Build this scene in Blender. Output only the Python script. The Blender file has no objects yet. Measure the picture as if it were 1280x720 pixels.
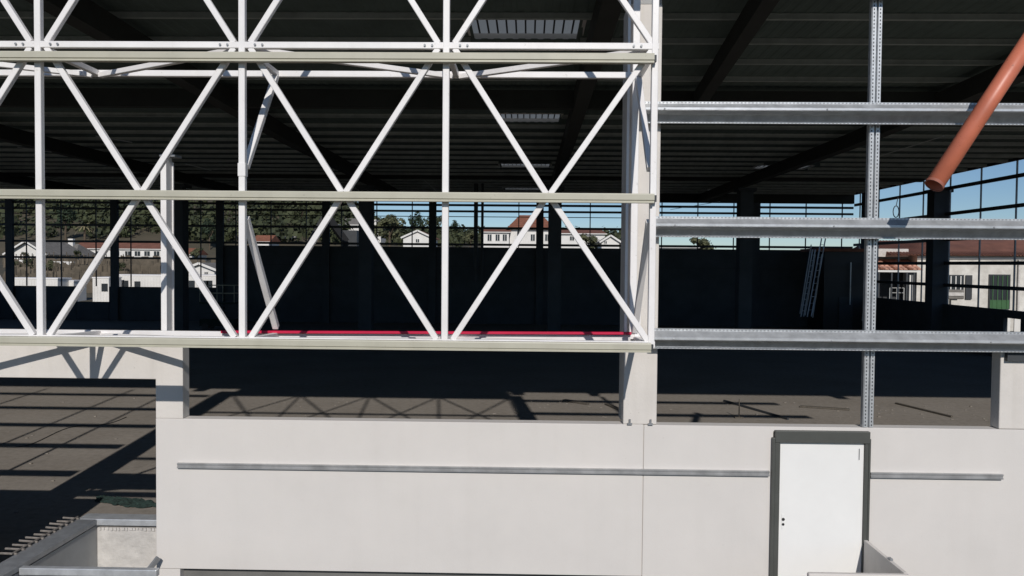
import bpy, math, random
import numpy as np
from mathutils import Vector, Matrix, noise as mnoise
random.seed(7)
R = math.radians
scene = bpy.context.scene
col = scene.collection

# ------------------------------------------------------------------ camera
F = 1000.0 / 1280.0                      # focal length in frame widths
YAW, PITCH, ROLL = math.atan(20/1000), math.atan(30/1000), R(0.50)
CZ = 4.3
cam = bpy.data.cameras.new("camera")
cam.sensor_width = 36.0; cam.lens = 36.0*F; cam.clip_start = 0.1; cam.clip_end = 6000
co = bpy.data.objects.new("camera", cam); col.objects.link(co)
fwd = Vector((-math.sin(YAW)*math.cos(PITCH), math.cos(YAW)*math.cos(PITCH), -math.sin(PITCH)))
q = fwd.to_track_quat('-Z', 'Y').to_matrix() @ Matrix.Rotation(ROLL, 3, 'Z')
CM = q
co.matrix_world = Matrix.Translation((0, 0, CZ)) @ q.to_4x4()
scene.camera = co

def at(px, py, Y):
    """point on the vertical plane y = Y that the photograph shows at pixel px, py"""
    d = CM @ Vector(((px-640)/1000.0, (360-py)/1000.0, -1.0))
    s = Y / d.y
    return Vector((d.x*s, Y, CZ + d.z*s))

# ------------------------------------------------------------------ light
SUNV = Vector((0.115, -1.0, 0.59)).normalized()
elev = math.asin(SUNV.z); rotz = math.atan2(SUNV.x, SUNV.y)
w = bpy.data.worlds.new("World"); scene.world = w; w.use_nodes = True
nt = w.node_tree; bg = nt.nodes['Background']
sky = nt.nodes.new('ShaderNodeTexSky'); sky.sky_type = 'NISHITA'; sky.sun_disc = False
sky.sun_elevation = elev; sky.sun_rotation = rotz; sky.altitude = 1500; sky.dust_density = 0.0; sky.air_density = 1.0; sky.ozone_density = 5.0
nt.links.new(sky.outputs[0], bg.inputs[0]); bg.inputs[1].default_value = 0.068
sl = bpy.data.lights.new("sun", 'SUN'); sl.energy = 3.15; sl.angle = R(0.53); sl.color = (1.0, 0.955, 0.905)
so = bpy.data.objects.new("sun", sl); col.objects.link(so); so.location = (10, -40, 40)
so.rotation_euler = SUNV.to_track_quat('Z', 'Y').to_euler()
scene.view_settings.view_transform = 'Standard'; scene.view_settings.look = 'None'
scene.view_settings.exposure = 0.0; scene.view_settings.gamma = 1.0

# ------------------------------------------------------------------ materials
def mat(name, c, rough=0.6, metal=0.0, var=0.12, scale=3.0, bump=0.0, bscale=40.0, c2=None, stretch=(1, 1, 1), spec=0.5):
    m = bpy.data.materials.new(name); m.use_nodes = True
    n = m.node_tree.nodes; l = m.node_tree.links; b = n['Principled BSDF']
    tc = n.new('ShaderNodeTexCoord'); mp = n.new('ShaderNodeMapping'); mp.inputs['Scale'].default_value = stretch
    l.new(tc.outputs['Object'], mp.inputs[0])
    nz = n.new('ShaderNodeTexNoise'); nz.inputs['Scale'].default_value = scale; nz.inputs['Detail'].default_value = 7; nz.inputs['Roughness'].default_value = 0.62
    l.new(mp.outputs[0], nz.inputs['Vector'])
    rp = n.new('ShaderNodeValToRGB')
    rp.color_ramp.elements[0].position = 0.32; rp.color_ramp.elements[1].position = 0.68
    a = c2 if c2 else tuple(x*(1-var) for x in c)
    bcol = c if c2 else tuple(min(1, x*(1+var*0.5)) for x in c)
    rp.color_ramp.elements[0].color = (*a, 1); rp.color_ramp.elements[1].color = (*bcol, 1)
    l.new(nz.outputs['Fac'], rp.inputs[0]); l.new(rp.outputs[0], b.inputs['Base Color'])
    b.inputs['Roughness'].default_value = rough; b.inputs['Metallic'].default_value = metal
    b.inputs['Specular IOR Level'].default_value = spec
    if bump:
        n2 = n.new('ShaderNodeTexNoise'); n2.inputs['Scale'].default_value = bscale; n2.inputs['Detail'].default_value = 5
        l.new(mp.outputs[0], n2.inputs['Vector'])
        bp = n.new('ShaderNodeBump'); bp.inputs['Strength'].default_value = bump; bp.inputs['Distance'].default_value = 0.02
        l.new(n2.outputs['Fac'], bp.inputs['Height']); l.new(bp.outputs[0], b.inputs['Normal'])
    return m

M = {}
M['white_steel'] = mat('white_steel', (0.86, 0.835, 0.815), 0.42, 0, 0.07, 2.0, 0.03, 60)
M['khaki_steel'] = mat('khaki_steel', (0.50, 0.48, 0.385), 0.45, 0, 0.08, 3.0)
M['red_steel'] = mat('red_steel', (0.58, 0.005, 0.055), 0.5, 0, 0.15, 3.0)
M['galvanised'] = mat('galvanised', (0.60, 0.615, 0.625), 0.34, 0.42, 0.2, 7.0, 0.04, 30)
M['rail_zinc'] = mat('rail_zinc', (0.44, 0.44, 0.44), 0.34, 0.45, 0.25, 5.0)
M['galvanised_dull'] = mat('galvanised_dull', (0.30, 0.31, 0.32), 0.5, 0.4, 0.2, 9.0)
M['panel'] = mat('panel_concrete', (0.675, 0.640, 0.602), 0.75, 0, 0.055, 0.9, 0.06, 45)
M['concrete'] = mat('smooth_concrete', (0.68, 0.64, 0.592), 0.8, 0, 0.08, 1.6, 0.10, 35)
M['rough_concrete'] = mat('rough_concrete', (0.60, 0.57, 0.53), 0.9, 0, 0.22, 3.5, 0.5, 22)
M['grey_concrete'] = mat('grey_concrete', (0.42, 0.42, 0.41), 0.85, 0, 0.2, 1.2, 0.1, 30)
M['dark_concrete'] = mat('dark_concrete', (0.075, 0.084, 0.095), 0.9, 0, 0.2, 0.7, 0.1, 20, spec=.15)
M['plinth'] = mat('plinth_concrete', (0.17, 0.165, 0.155), 0.9, 0, 0.2, 2.0, 0.2, 30)
M['frame_dark'] = mat('door_frame_paint', (0.075, 0.078, 0.070), 0.45, 0, 0.1, 5.0)
M['door_white'] = mat('door_white', (0.84, 0.83, 0.80), 0.4, 0, 0.03, 2.0)
M['black'] = mat('black_plastic', (0.02, 0.02, 0.02), 0.5)
M['pipe'] = mat('orange_pipe', (0.62, 0.185, 0.105), 0.42, 0, 0.14, 2.2, 0.03, 30, stretch=(1, 1, 1))
M['pipe_in'] = mat('pipe_inside', (0.34, 0.12, 0.08), 0.7)
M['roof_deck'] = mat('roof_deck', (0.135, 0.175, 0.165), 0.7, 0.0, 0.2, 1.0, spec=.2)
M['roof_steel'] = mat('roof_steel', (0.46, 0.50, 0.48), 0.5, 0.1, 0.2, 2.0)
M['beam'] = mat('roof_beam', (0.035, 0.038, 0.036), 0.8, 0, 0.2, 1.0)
M['dark_steel'] = mat('dark_steel', (0.05, 0.055, 0.06), 0.6, 0.2, 0.2, 3.0)
M['ladder'] = mat('aluminium', (0.62, 0.62, 0.60), 0.4, 0.5, 0.1, 5)
M['timber'] = mat('timber', (0.11, 0.095, 0.075), 0.8, 0, 0.3, 6, stretch=(8, 1, 1))
M['green_net'] = mat('green_net', (0.016, 0.036, 0.030), 0.9, 0, 0.6, 14, 0.6, 40)
M['rebar'] = mat('rebar', (0.27, 0.24, 0.21), 0.7, 0.3, 0.3, 20)
M['foliage'] = mat('foliage', (0.070, 0.080, 0.030), 0.8, 0, 0, 0.10, c2=(0.016, 0.024, 0.011))
M['foliage_dark'] = mat('foliage_dark', (0.030, 0.050, 0.022), 0.8, 0, 0, 0.5, c2=(0.012, 0.024, 0.012))
M['foliage_olive'] = mat('foliage_olive', (0.12, 0.12, 0.055), 0.8, 0, 0, 0.5, c2=(0.05, 0.06, 0.03))
M['trunk'] = mat('bark', (0.10, 0.075, 0.05), 0.9, 0, 0.3, 5, 0.5, 20)
M['palm_leaf'] = mat('dry_palm_leaf', (0.26, 0.22, 0.12), 0.8, 0, 0.4, 3)
M['stucco'] = mat('white_stucco', (0.74, 0.72, 0.68), 0.85, 0, 0.10, 0.6, 0.15, 12)
M['old_plaster'] = mat('old_plaster', (0.76, 0.73, 0.67), 0.9, 0, 0, 1.1, 0.3, 10, c2=(0.50, 0.47, 0.42))
M['clay_roof'] = mat('clay_roof', (0.27, 0.105, 0.06), 0.85, 0, 0.4, 1.5, 0.4, 8)
M['brown_roof'] = mat('brown_roof', (0.20, 0.085, 0.055), 0.85, 0, 0.3, 0.8, 0.4, 8)
M['grey_roof'] = mat('grey_roof', (0.20, 0.185, 0.165), 0.85, 0, 0.3, 1.5, 0.4, 8)
M['tile_pink'] = mat('pale_clay_tile', (0.60, 0.33, 0.24), 0.8, 0, 0.4, 5)
M['window'] = mat('dark_window', (0.03, 0.035, 0.04), 0.15)
M['shutter'] = mat('dark_shutter', (0.035, 0.038, 0.042), 0.6)
M['green_door'] = mat('green_door', (0.04, 0.12, 0.04), 0.6)
M['vine'] = mat('dry_vine', (0.15, 0.12, 0.085), 0.9, 0, 0, 0.5, c2=(0.06, 0.05, 0.035))
M['grass'] = mat('dry_grass', (0.115, 0.092, 0.058), 0.95, 0, 0, 0.06, 0.4, 3, c2=(0.055, 0.052, 0.032))

def stained(m, amt=.10):
    n = m.node_tree.nodes; l = m.node_tree.links; b = n['Principled BSDF']
    old = b.inputs['Base Color'].links[0].from_socket
    tc = n.new('ShaderNodeTexCoord')
    for sc_, lo, hi, k, d0 in (((5, 5, .35), .50, .74, amt, (.62, .60, .55)), ((.9, .9, .9), .45, .75, amt*.8, (.80, .74, .70)), ((26, 26, 26), .66, .74, amt*2.0, (.45, .43, .40))):
        mp = n.new('ShaderNodeMapping'); mp.inputs['Scale'].default_value = sc_; l.new(tc.outputs['Object'], mp.inputs[0])
        z = n.new('ShaderNodeTexNoise'); z.inputs['Scale'].default_value = 1.0; z.inputs['Detail'].default_value = 6; l.new(mp.outputs[0], z.inputs['Vector'])
        rp = n.new('ShaderNodeMapRange'); rp.inputs[1].default_value = lo; rp.inputs[2].default_value = hi; rp.inputs[4].default_value = k*3; l.new(z.outputs['Fac'], rp.inputs[0])
        mx = n.new('ShaderNodeMixRGB'); mx.blend_type = 'MULTIPLY'; l.new(rp.outputs[0], mx.inputs[0]); l.new(old, mx.inputs[1]); mx.inputs[2].default_value = (*d0, 1)
        old = mx.outputs[0]
    l.new(old, b.inputs['Base Color'])
    return m
stained(M['panel'], .018); stained(M['concrete'], .07); stained(M['white_steel'], .05); stained(M['khaki_steel'], .05); stained(M['pipe'], .10); stained(M['red_steel'], .05)
def floor_mat():
    m = mat('slab_concrete', (0.315, 0.288, 0.255), 0.95, 0, 0, 0.45, 0.10, 12, c2=(0.255, 0.230, 0.200), spec=.08)
    n = m.node_tree.nodes; l = m.node_tree.links; b = n['Principled BSDF']
    old = b.inputs['Base Color'].links[0].from_socket
    tc = n.new('ShaderNodeTexCoord')
    vo = n.new('ShaderNodeTexNoise'); vo.inputs['Scale'].default_value = 7.0; vo.inputs['Detail'].default_value = 9; vo.inputs['Roughness'].default_value = .75
    l.new(tc.outputs['Object'], vo.inputs['Vector'])
    r2 = n.new('ShaderNodeValToRGB'); r2.color_ramp.elements[0].position = .38; r2.color_ramp.elements[1].position = .6
    r2.color_ramp.elements[0].color = (.86, .85, .84, 1); r2.color_ramp.elements[1].color = (1.04, 1.03, 1.02, 1)
    l.new(vo.outputs['Fac'], r2.inputs[0])
    mx = n.new('ShaderNodeMixRGB'); mx.blend_type = 'MULTIPLY'; mx.inputs[0].default_value = 1
    l.new(old, mx.inputs[1]); l.new(r2.outputs[0], mx.inputs[2]); l.new(mx.outputs[0], b.inputs['Base Color'])
    return m
M['slab'] = floor_mat(); stained(M['slab'], .10)

def pane_mat():
    m = bpy.data.materials.new('skylight_pane'); m.use_nodes = True
    n = m.node_tree.nodes; l = m.node_tree.links; b = n['Principled BSDF']
    t = n.new('ShaderNodeBsdfTranslucent'); t.inputs[0].default_value = (.52, .54, .54, 1)
    ms = n.new('ShaderNodeMixShader'); ms.inputs[0].default_value = .8
    b.inputs['Base Color'].default_value = (.3, .3, .3, 1)
    l.new(b.outputs[0], ms.inputs[1]); l.new(t.outputs[0], ms.inputs[2]); l.new(ms.outputs[0], n['Material Output'].inputs[0])
    return m
M['pane'] = pane_mat()

# ------------------------------------------------------------------ helpers
class MB:
    def __init__(s): s.v = []; s.f = []; s.k = []
    def add(s, vs, fs):
        o = len(s.v); s.k.append((vs, fs)); s.v += [tuple(v) for v in vs]; s.f += [tuple(i+o for i in f) for f in fs]; return s
    def box(s, x0, y0, z0, x1, y1, z1):
        vs = [(x, y, z) for z in (z0, z1) for y in (y0, y1) for x in (x0, x1)]
        return s.add(vs, [(0, 2, 3, 1), (4, 5, 7, 6), (0, 1, 5, 4), (2, 6, 7, 3), (0, 4, 6, 2), (1, 3, 7, 5)])
    def bar(s, p, q_, wd, ht=None, up=(0, -1, 0), bev=0.0):
        """square bar from p to q; ht along 'up', wd across"""
        p = Vector(p); q_ = Vector(q_); ht = ht or wd
        d = (q_-p).normalized(); u = Vector(up); u = (u - d*u.dot(d))
        if u.length < 1e-4: u = d.orthogonal()
        u.normalize(); a = d.cross(u)
        hw, hh = wd/2, ht/2
        if bev:
            b = bev; pr = [(-hw+b, -hh), (hw-b, -hh), (hw, -hh+b), (hw, hh-b), (hw-b, hh), (-hw+b, hh), (-hw, hh-b), (-hw, -hh+b)]
        else: pr = [(-hw, -hh), (hw, -hh), (hw, hh), (-hw, hh)]
        n = len(pr)
        vs = [p + a*x + u*y for x, y in pr] + [q_ + a*x + u*y for x, y in pr]
        fs = [(i, (i+1) % n, (i+1) % n+n, i+n) for i in range(n)] + [tuple(range(n))[::-1], tuple(range(n, 2*n))]
        return s.add(vs, fs)
    def tube(s, p, q_, r, n=10, r2=None, caps=True):
        p = Vector(p); q_ = Vector(q_); d = (q_-p).normalized(); u = d.orthogonal().normalized(); a = d.cross(u); r2 = r if r2 is None else r2
        vs = [p + (u*math.cos(t)+a*math.sin(t))*r for t in [2*math.pi*i/n for i in range(n)]] + \
             [q_ + (u*math.cos(t)+a*math.sin(t))*r2 for t in [2*math.pi*i/n for i in range(n)]]
        fs = [(i, (i+1) % n, (i+1) % n+n, i+n) for i in range(n)]
        if caps: fs += [tuple(range(n))[::-1], tuple(range(n, 2*n))]
        return s.add(vs, fs)
    def extx(s, prof, x0, x1):
        """closed profile of (y, z) extruded along x"""
        n = len(prof)
        vs = [(x0, y, z) for y, z in prof]+[(x1, y, z) for y, z in prof]
        fs = [(i, (i+1) % n, (i+1) % n+n, i+n) for i in range(n)] + [tuple(range(n))[::-1], tuple(range(n, 2*n))]
        return s.add(vs, fs)
    def exty(s, prof, y0, y1):
        """closed profile of (x, z) extruded along y"""
        n = len(prof)
        vs = [(x, y0, z) for x, z in prof]+[(x, y1, z) for x, z in prof]
        fs = [(i, (i+1) % n, (i+1) % n+n, i+n) for i in range(n)] + [tuple(range(n))[::-1], tuple(range(n, 2*n))]
        return s.add(vs, fs)
    def mesh(s, name, m=None):
        me = bpy.data.meshes.new(name); me.from_pydata(s.v, [], s.f)
        import bmesh
        b = bmesh.new(); b.from_mesh(me); bmesh.ops.recalc_face_normals(b, faces=b.faces); b.to_mesh(me); b.free()
        if m: me.materials.append(M[m])
        return me
    def each(s, name, m, parent=None):
        out = []
        for vs, fs in list(s.k):
            q_ = MB(); q_.add(vs, fs); out.append(q_.build(name, m, parent))
        return out
    def build(s, name, m, parent=None, smooth=False):
        me = s.mesh(name, m)
        if smooth:
            for p in me.polygons: p.use_smooth = True
        o = bpy.data.objects.new(name, me); col.objects.link(o)
        if parent: o.parent = parent; o.location = -WL(parent)
        return o

def WL(o):
    l = Vector(o.location)
    while o.parent: o = o.parent; l = l + Vector(o.location)
    return l

def tag(o, label=None, cat=None, group=None, kind=None):
    if label: o['label'] = label
    if cat: o['category'] = cat
    if group: o['group'] = group
    if kind: o['kind'] = kind
    return o
def empty(name, loc, label, cat, group=None):
    o = bpy.data.objects.new(name, None); o.empty_display_size = .2; o.location = loc; col.objects.link(o)
    return tag(o, label, cat, group)
def tagparts(o, label):
    o['label'] = label; return o
def bevel(o, wd=0.008, seg=2):
    m = o.modifiers.new('bevel', 'BEVEL'); m.width = wd; m.segments = seg; m.limit_method = 'ANGLE'
    return o

# ------------------------------------------------------------------ constants of the hall
YW = 10.0            # plane of columns and front wall
YT, YB = 8.7, 9.9    # front and back plane of the truss box
YF = 57.0            # far wall
XR, XL = 22.9, -40.0 # side walls

# ------------------------------------------------------------------ ground and slab
def hillz(x, y):
    """terrain height beyond the hall"""
    if y < 64: return -0.35
    t = min(1, (y-64)/120.0); t = t*t*(3-2*t)
    a = x / y                     # only used to blend three broad regions of the valley side
    left = max(0, min(1, (-a-0.17)/0.12))
    right = max(0, min(1, (a-0.12)/0.15))
    base = t*(4.6 + 3.0*(1-left) - 6.2*right)
    far = max(0, (y-185)/200.0)
    far = min(1.6, far)
    h = base + far*(46*left + 8*(1-left)*(1-right) + 2*right)
    h += mnoise.noise(Vector((x*.02, y*.02, 1)))*1.5*t
    return -0.35 + max(0, h) if y < 700 else -0.35 + max(0, h)
mb = MB()
xs = [-3000, -1500, -800, -500] + [-400+10*i for i in range(81)] + [500, 800, 1500, 3000]
ys = [-600, -100, 0, 10, 30, 58, 64] + [70+10*i for i in range(45)] + [560, 650, 800, 1100, 2000, 4500]
vs = [(x, y, hillz(x, y)) for y in ys for x in xs]; nx = len(xs)
fs = [(j*nx+i, j*nx+i+1, (j+1)*nx+i+1, (j+1)*nx+i) for j in range(len(ys)-1) for i in range(nx-1)]
mb.add(vs, fs); g = mb.build('ground', 'grass', smooth=True); tag(g, kind='structure')

mb = MB().box(XL, 10.2, -0.3, XR+.2, YF+.2, 0.0)
fl = tag(mb.build('hall_floor', 'slab'), kind='structure')

# ------------------------------------------------------------------ front wall with door
wl = at(195, 600, YW).x; seam = at(803.5, 620, YW).x
ztop = 2.303; zbot = 0.38
dl, dr = at(966, 640, YW).x, at(1083, 640, YW).x; dtop = at(1020, 538, YW).z
wall = empty('front_wall', (wl, YW, zbot), 'low white concrete panel wall below the truss, with a dark framed door', 'wall')
p1 = MB().exty([(wl, zbot), (seam-.004, zbot), (seam-.004, ztop), (wl, ztop)], YW, YW+.2).build('wall_panel', 'panel', wall)
p1b = MB().exty([(wl, -0.3), (at(225, 715, YW).x, -0.3), (at(225, 715, YW).x, zbot-.004), (wl, zbot-.004)], YW+.004, YW+.2).build('wall_foot', 'panel', wall)
p2 = MB().exty([(seam+.004, zbot-.02), (dl-.01, zbot-.02), (dl-.01, dtop-.02), (dr+.01, dtop-.02), (dr+.01, zbot-.02), (9.9, zbot-.02), (9.9, ztop-.004), (seam+.004, ztop-.004)], YW+.002, YW+.2)
p2 = p2.build('wall_panel', 'panel', wall)
for p in (p1, p2): bevel(p, .006, 2)
MB().box(at(225, 715, YW).x, YW+.12, -0.3, 9.9, YW+.196, zbot-.025).build('plinth', 'plinth', wall)
MB().box(seam-.006, YW+.02, zbot, seam+.006, YW+.19, ztop-.01).build('joint_seal', 'concrete', wall)

door = empty('service_door', ((dl+dr)/2, YW, 0.1), 'plain white steel door in a dark grey frame on the white wall', 'door')
a, b = at(973, 640, YW).x, at(1077.5, 640, YW).x; zt = at(1025, 553, YW).z
lf = MB().box(a, YW-.012, 0.1, b, YW+.035, zt).build('door_leaf', 'door_white', door)
MB().box(dl+.005, YW+.04, 0.1, dr-.005, YW+.06, zt+.1).build('door_backing', 'plinth', door)
fr = MB().box(dl, YW-.06, zt+.003, dr+.005, YW+.03, dtop).build('frame_head', 'frame_dark', door)
fl_ = MB().box(dl-.035, YW-.05, 0.1, dl+.005, YW-.001, dtop-.09).box(dl+.005, YW-.045, 0.1, a-.004, YW+.03, dtop-.15).build('frame_jamb', 'frame_dark', door)
fr_ = MB().box(b+.004, YW-.045, 0.1, dr-.005, YW+.03, dtop-.12).box(dr-.005, YW-.05, 0.1, dr+.02, YW-.001, dtop-.09).build('frame_jamb', 'frame_dark', door)
for o in (fr, fl_, fr_): bevel(o, .005)
hd = at(979, 652, YW-.02)
h = MB().box(hd.x-.020, YW-.017, hd.z-.09, hd.x+.020, YW-.013, hd.z+.09).build('lock_plate', 'door_white', door)
MB().tube((hd.x, YW-.03, hd.z+.03), (hd.x, YW-.016, hd.z+.03), .018, 8).tube((hd.x, YW-.022, hd.z-.035), (hd.x, YW-.016, hd.z-.035), .017, 8).build('keyhole', 'black', door)
hg = at(1075, 568, YW-.02)
MB().box(hg.x-.012, YW-.022, hg.z-.07, hg.x-.004, YW-.013, hg.z+.07).build('hinge', 'galvanised_dull', door)

# galvanised rails on the wall
def rail(x0, x1, label):
    z = 0
    za = at(223, 581, YW).z
    pr = [(YW-.002, za+.031), (YW-.045, za+.031), (YW-.045, za+.015), (YW-.034, za+.009), (YW-.034, za-.009), (YW-.045, za-.015), (YW-.045, za-.031), (YW-.002, za-.031)]
    o = MB().extx(pr, x0, x1).build('wall_rail', 'rail_zinc')
    return tag(o, label, 'rail', 'galvanised rails on the white wall')
rail(at(223, 580, YW).x, at(961, 585, YW).x, 'long thin galvanised rail across the white wall, left of the door')
rail(at(1087, 590, YW).x, at(1252, 592, YW).x, 'short thin galvanised rail on the white wall, right of the door')

# concrete windbreak in front of the door
xs_ = at(1078, 680, YW).x
lp = empty('landing_parapet', (xs_, 9.0, 0), 'low pale parapet around the landing in front of the white door', 'parapet')
o = MB().box(xs_, 8.9, -0.3, xs_+.045, YW-.002, 0.90).build('side_panel', 'concrete', lp); bevel(o, .006)
o = MB().box(at(1010, 717, 8.85).x, 8.83, -0.3, xs_+.045, 8.897, 0.90).build('front_panel', 'concrete', lp); bevel(o, .02, 3)
MB().box(xs_+.01, 9.25, .901, xs_+.04, 9.32, .925).build('fixing_lug', 'galvanised_dull', lp)
o = MB().box(3.05, 8.9, -0.3, xs_, 9.88, 0.1); o.build('landing_slab', 'grey_concrete', lp)

# ------------------------------------------------------------------ concrete columns on the front line
def column(x0, x1, y0, y1, z0, z1, label, m='concrete', group='concrete columns on the front line', cap=False):
    e = empty('concrete_column', ((x0+x1)/2, (y0+y1)/2, z0), label, 'column', group)
    s = MB().box(x0, y0, z0, x1, y1, z1).build('shaft', m, e); bevel(s, .012)
    return e
c = column(at(779.5, 480, YW).x, at(821.5, 480, YW).x, YW+.003, YW+.50, ztop, 7.52, 'tall white concrete column standing on the wall at the end of the truss')
MB().box(at(786, 480, YW).x, YW+.01, 7.524, at(821, 480, YW).x, YW+.4, 9.2).build('post_extension', 'grey_concrete', c)
for px in (787, 813):
    p = at(px, 524, YW)
    MB().tube((p.x, YW-.02, ztop+.002), (p.x, YW-.02, ztop+.07), .012, 6).box(p.x-.03, YW-.03, ztop+.001, p.x+.03, YW+.002, ztop+.02).build('anchor_bolt', 'galvanised_dull', c)
rc = column(at(1250, 490, YW).x, at(1300, 490, YW).x, YW+.003, YW+.20, ztop, 3.27, 'short white concrete column at the right edge of the frame')
MB().box(at(1256, 440, YW).x, YW-.06, 3.16, at(1300, 440, YW).x, YW-.001, 3.31).build('bearing_plate', 'dark_steel', rc)
column(-8.35, -7.75, YW+.003, YW+.6, -.3, 9.2, 'tall concrete column left of the loading opening')
# lintel over the opening
zl = at(100, 473, YW).z; xr_ = at(228.5, 500, YW).x
lt = tag(MB().exty([(-7.75, zl), (wl, zl), (wl, ztop+.001), (xr_, ztop+.001), (xr_, 3.365), (-7.75, 3.365)], YW+.001, YW+.2).build('concrete_portal', 'concrete'),
         'white concrete lintel and short leg over the open bay, striped by truss shadows', 'lintel'); bevel(lt, .008)
MBJ = MB().box(-7.745, YW+.01, -.3, -7.12, YW+.18, 2.35).build('bay_jamb', 'panel'); tag(MBJ, 'narrow concrete panel at the left jamb of the open bay', 'wall')
tag(MB().box(-30, YW+.001, -.3, -8.36, YW+.2, 2.62).build('side_panel_wall', 'panel'), 'white concrete panel wall beyond the column on the far left', 'wall')

# ------------------------------------------------------------------ white lattice truss
tr = empty('lattice_truss', (-3.1, 9.3, 3.45), 'white steel box lattice truss hung across the front of the hall', 'truss')
nodes = [at(x, 243, YT).x for x in (50.5, 303.5, 557, 816)]
step = (nodes[2]-nodes[0])/2
nodes = [nodes[0]-step] + nodes
zt_, zb_ = at(300, 57, YT).z, at(300, 425, YT).z
half = (zt_-zb_)/2
rows = [zb_, zb_+half, zt_, zt_+half, zt_+2*half]
XE = nodes[-1]+.04; X0 = nodes[0]-.04
W = .070
def chord(y, z, wd=W, ht=W, x0=X0, x1=XE, name='chord', m='white_steel'):
    return MB().bar((x0, y, z), (x1, y, z), wd, ht, (0, 0, 1), .006).build(name, m, tr)
for z in (rows[0], rows[2], rows[4]): chord(YT, z)
for z in (rows[0], rows[2], rows[4]):
    zz = z if z != rows[2] else at(400, 93, YB).z
    if z == rows[0]: zz = at(100, 416, YB).z
    chord(YB, zz, .07, .075, x1=nodes[-1]-.07)
for i, x in enumerate(nodes):
    MB().bar((x, YT-.002, rows[0]-.04), (x, YT-.002, rows[4]), W, W, (0, -1, 0), .006).build('vertical', 'white_steel', tr)
mid = [(nodes[i]+nodes[i+1])/2 for i in range(4)]
D = .063; e = .09
for i in range(4):
    m_ = mid[i]
    if i == 3: m_ = nodes[3] + (mid[0]-nodes[0])
    for zc in (rows[1], rows[3]):
        for (xn, sg) in ((nodes[i], 1), (nodes[i+1], -1)):
            ee = e if not (i == 3 and sg == -1) else .03
            for (zn, s2) in ((zc+half, -1), (zc-half, 1)):
                p = Vector((xn+sg*ee, YT+.004, zn+s2*.03)); q2 = Vector((m_-sg*.022, YT+.004, zc-s2*.02))
                MB().bar(p, q2, D, D, (0, -1, 0), .005).build('diagonal', 'white_steel', tr)
# node plates and bolts
for i, x in enumerate(nodes):
    for z in (rows[0], rows[2]):
        bt = MB()
        for dx in (-.23, -.15, .15, .23):
            if XE > x+dx > X0: bt.tube((x+dx, YT-.052, z), (x+dx, YT-.043, z), .013, 7)
        bt.each('bolt', 'galvanised_dull', tr)
# plan bracing in the top and bottom plane, struts across at every node
for z, zbk in ((rows[2], at(400, 93, YB).z), (rows[0], at(100, 416, YB).z), (rows[4], rows[4])):
    for i in range(4):
        if i % 2 == 0: p, q2 = (nodes[i]+.05, YT+.06, z-.02), (nodes[i+1]-.05, YB-.04, zbk-.03)
        else: p, q2 = (nodes[i]+.05, YB-.04, zbk-.03), (nodes[i+1]-.05, YT+.06, z-.02)
        MB().bar(p, q2, .065, .06, (0, 0, 1), .005).build('plan_brace', 'white_steel', tr)
    for x in nodes:
        MB().bar((x, YT+.045, z-.02), (x, YB-.04, zbk), .065, .065, (0, 0, 1), .005).build('cross_strut', 'white_steel', tr)
# section bracing
for x in (nodes[2], nodes[4]-.02):
    MB().bar((x+.0, YB-.05, rows[2]-.05), (x+.0, YT+.09, rows[1]+.30), .07, .07, (1, 0, 0), .005).build('section_brace', 'white_steel', tr)
    MB().bar((x+.0, YB-.05, rows[0]+.05), (x+.0, YT+.09, rows[1]-.26), .07, .07, (1, 0, 0), .005).build('section_brace', 'white_steel', tr)
MB().bar((nodes[2], YT-.002, 5.23), (nodes[2], YT-.002, 5.37), .085, .085, (0, -1, 0), .006).build('sleeve', 'white_steel', tr)
# end frame: back vertical with punched strip
xe = at(792, 300, YB).x
MB().bar((xe, YB, rows[0]-.05), (xe, YB, rows[4]), .085, .085, (0, -1, 0), .006).build('vertical', 'white_steel', tr)
MB().bar((xe-.085, YB+.02, rows[0]-.05), (xe-.085, YB+.02, rows[4]), .03, .05, (0, -1, 0)).build('vertical', 'white_steel', tr)
hp = MB()
for k in range(4):
    p = at(798, 396+9*k, YB-.07); hp.tube((p.x, YB-.060, p.z), (p.x, YB-.050, p.z), .012, 7)
hp.each('bolt', 'dark_steel', tr)
p = at(797, 410, YB-.05)
MB().box(p.x-.035, YB-.052, p.z-.12, p.x+.035, YB-.043, p.z+.18).build('gusset', 'white_steel', tr)
# panel added above the picture, unseen, to end the sunlit strip of floor
MB().box(X0, YT-.05, 9.8, XE, YT+.05, 10.8).build('fascia', 'white_steel', tr)

# red bar lying on the back chord
a = at(277, 414.7, YB-.07); b = at(789, 417, YB-.07)
rb = tag(MB().bar((a.x, YB-.075, a.z), (b.x, YB-.075, b.z+.004), .05, .033, (0, 0, 1), .004).build('red_bar', 'red_steel'),
         'long crimson painted steel bar along the bottom of the truss', 'bar')
# H post behind the truss on the short left column
hp_ = empty('steel_post', (at(208, 400, YW).x, YW+.05, 3.37), 'white steel H post on the short left column behind the truss', 'post')
xa, xb = at(201.5, 300, YW-.02).x, at(208.5, 300, YW-.02).x
zt2 = at(208, 196, YW-.02).z
MB().box(xa, YW-.03, 3.37, xb, YW+.135, zt2).build('flange', 'white_steel', hp_)
MB().box(xa-.004, YW+.137, 3.37, at(216.8, 300, YW+.137).x, YW+.16, zt2-.05).build('flange', 'white_steel', hp_)
MB().box(xa-.01, YW-.035, zt2+.002, xb+.11, YW+.17, zt2+.03).build('cap_plate', 'galvanised_dull', hp_)

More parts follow.
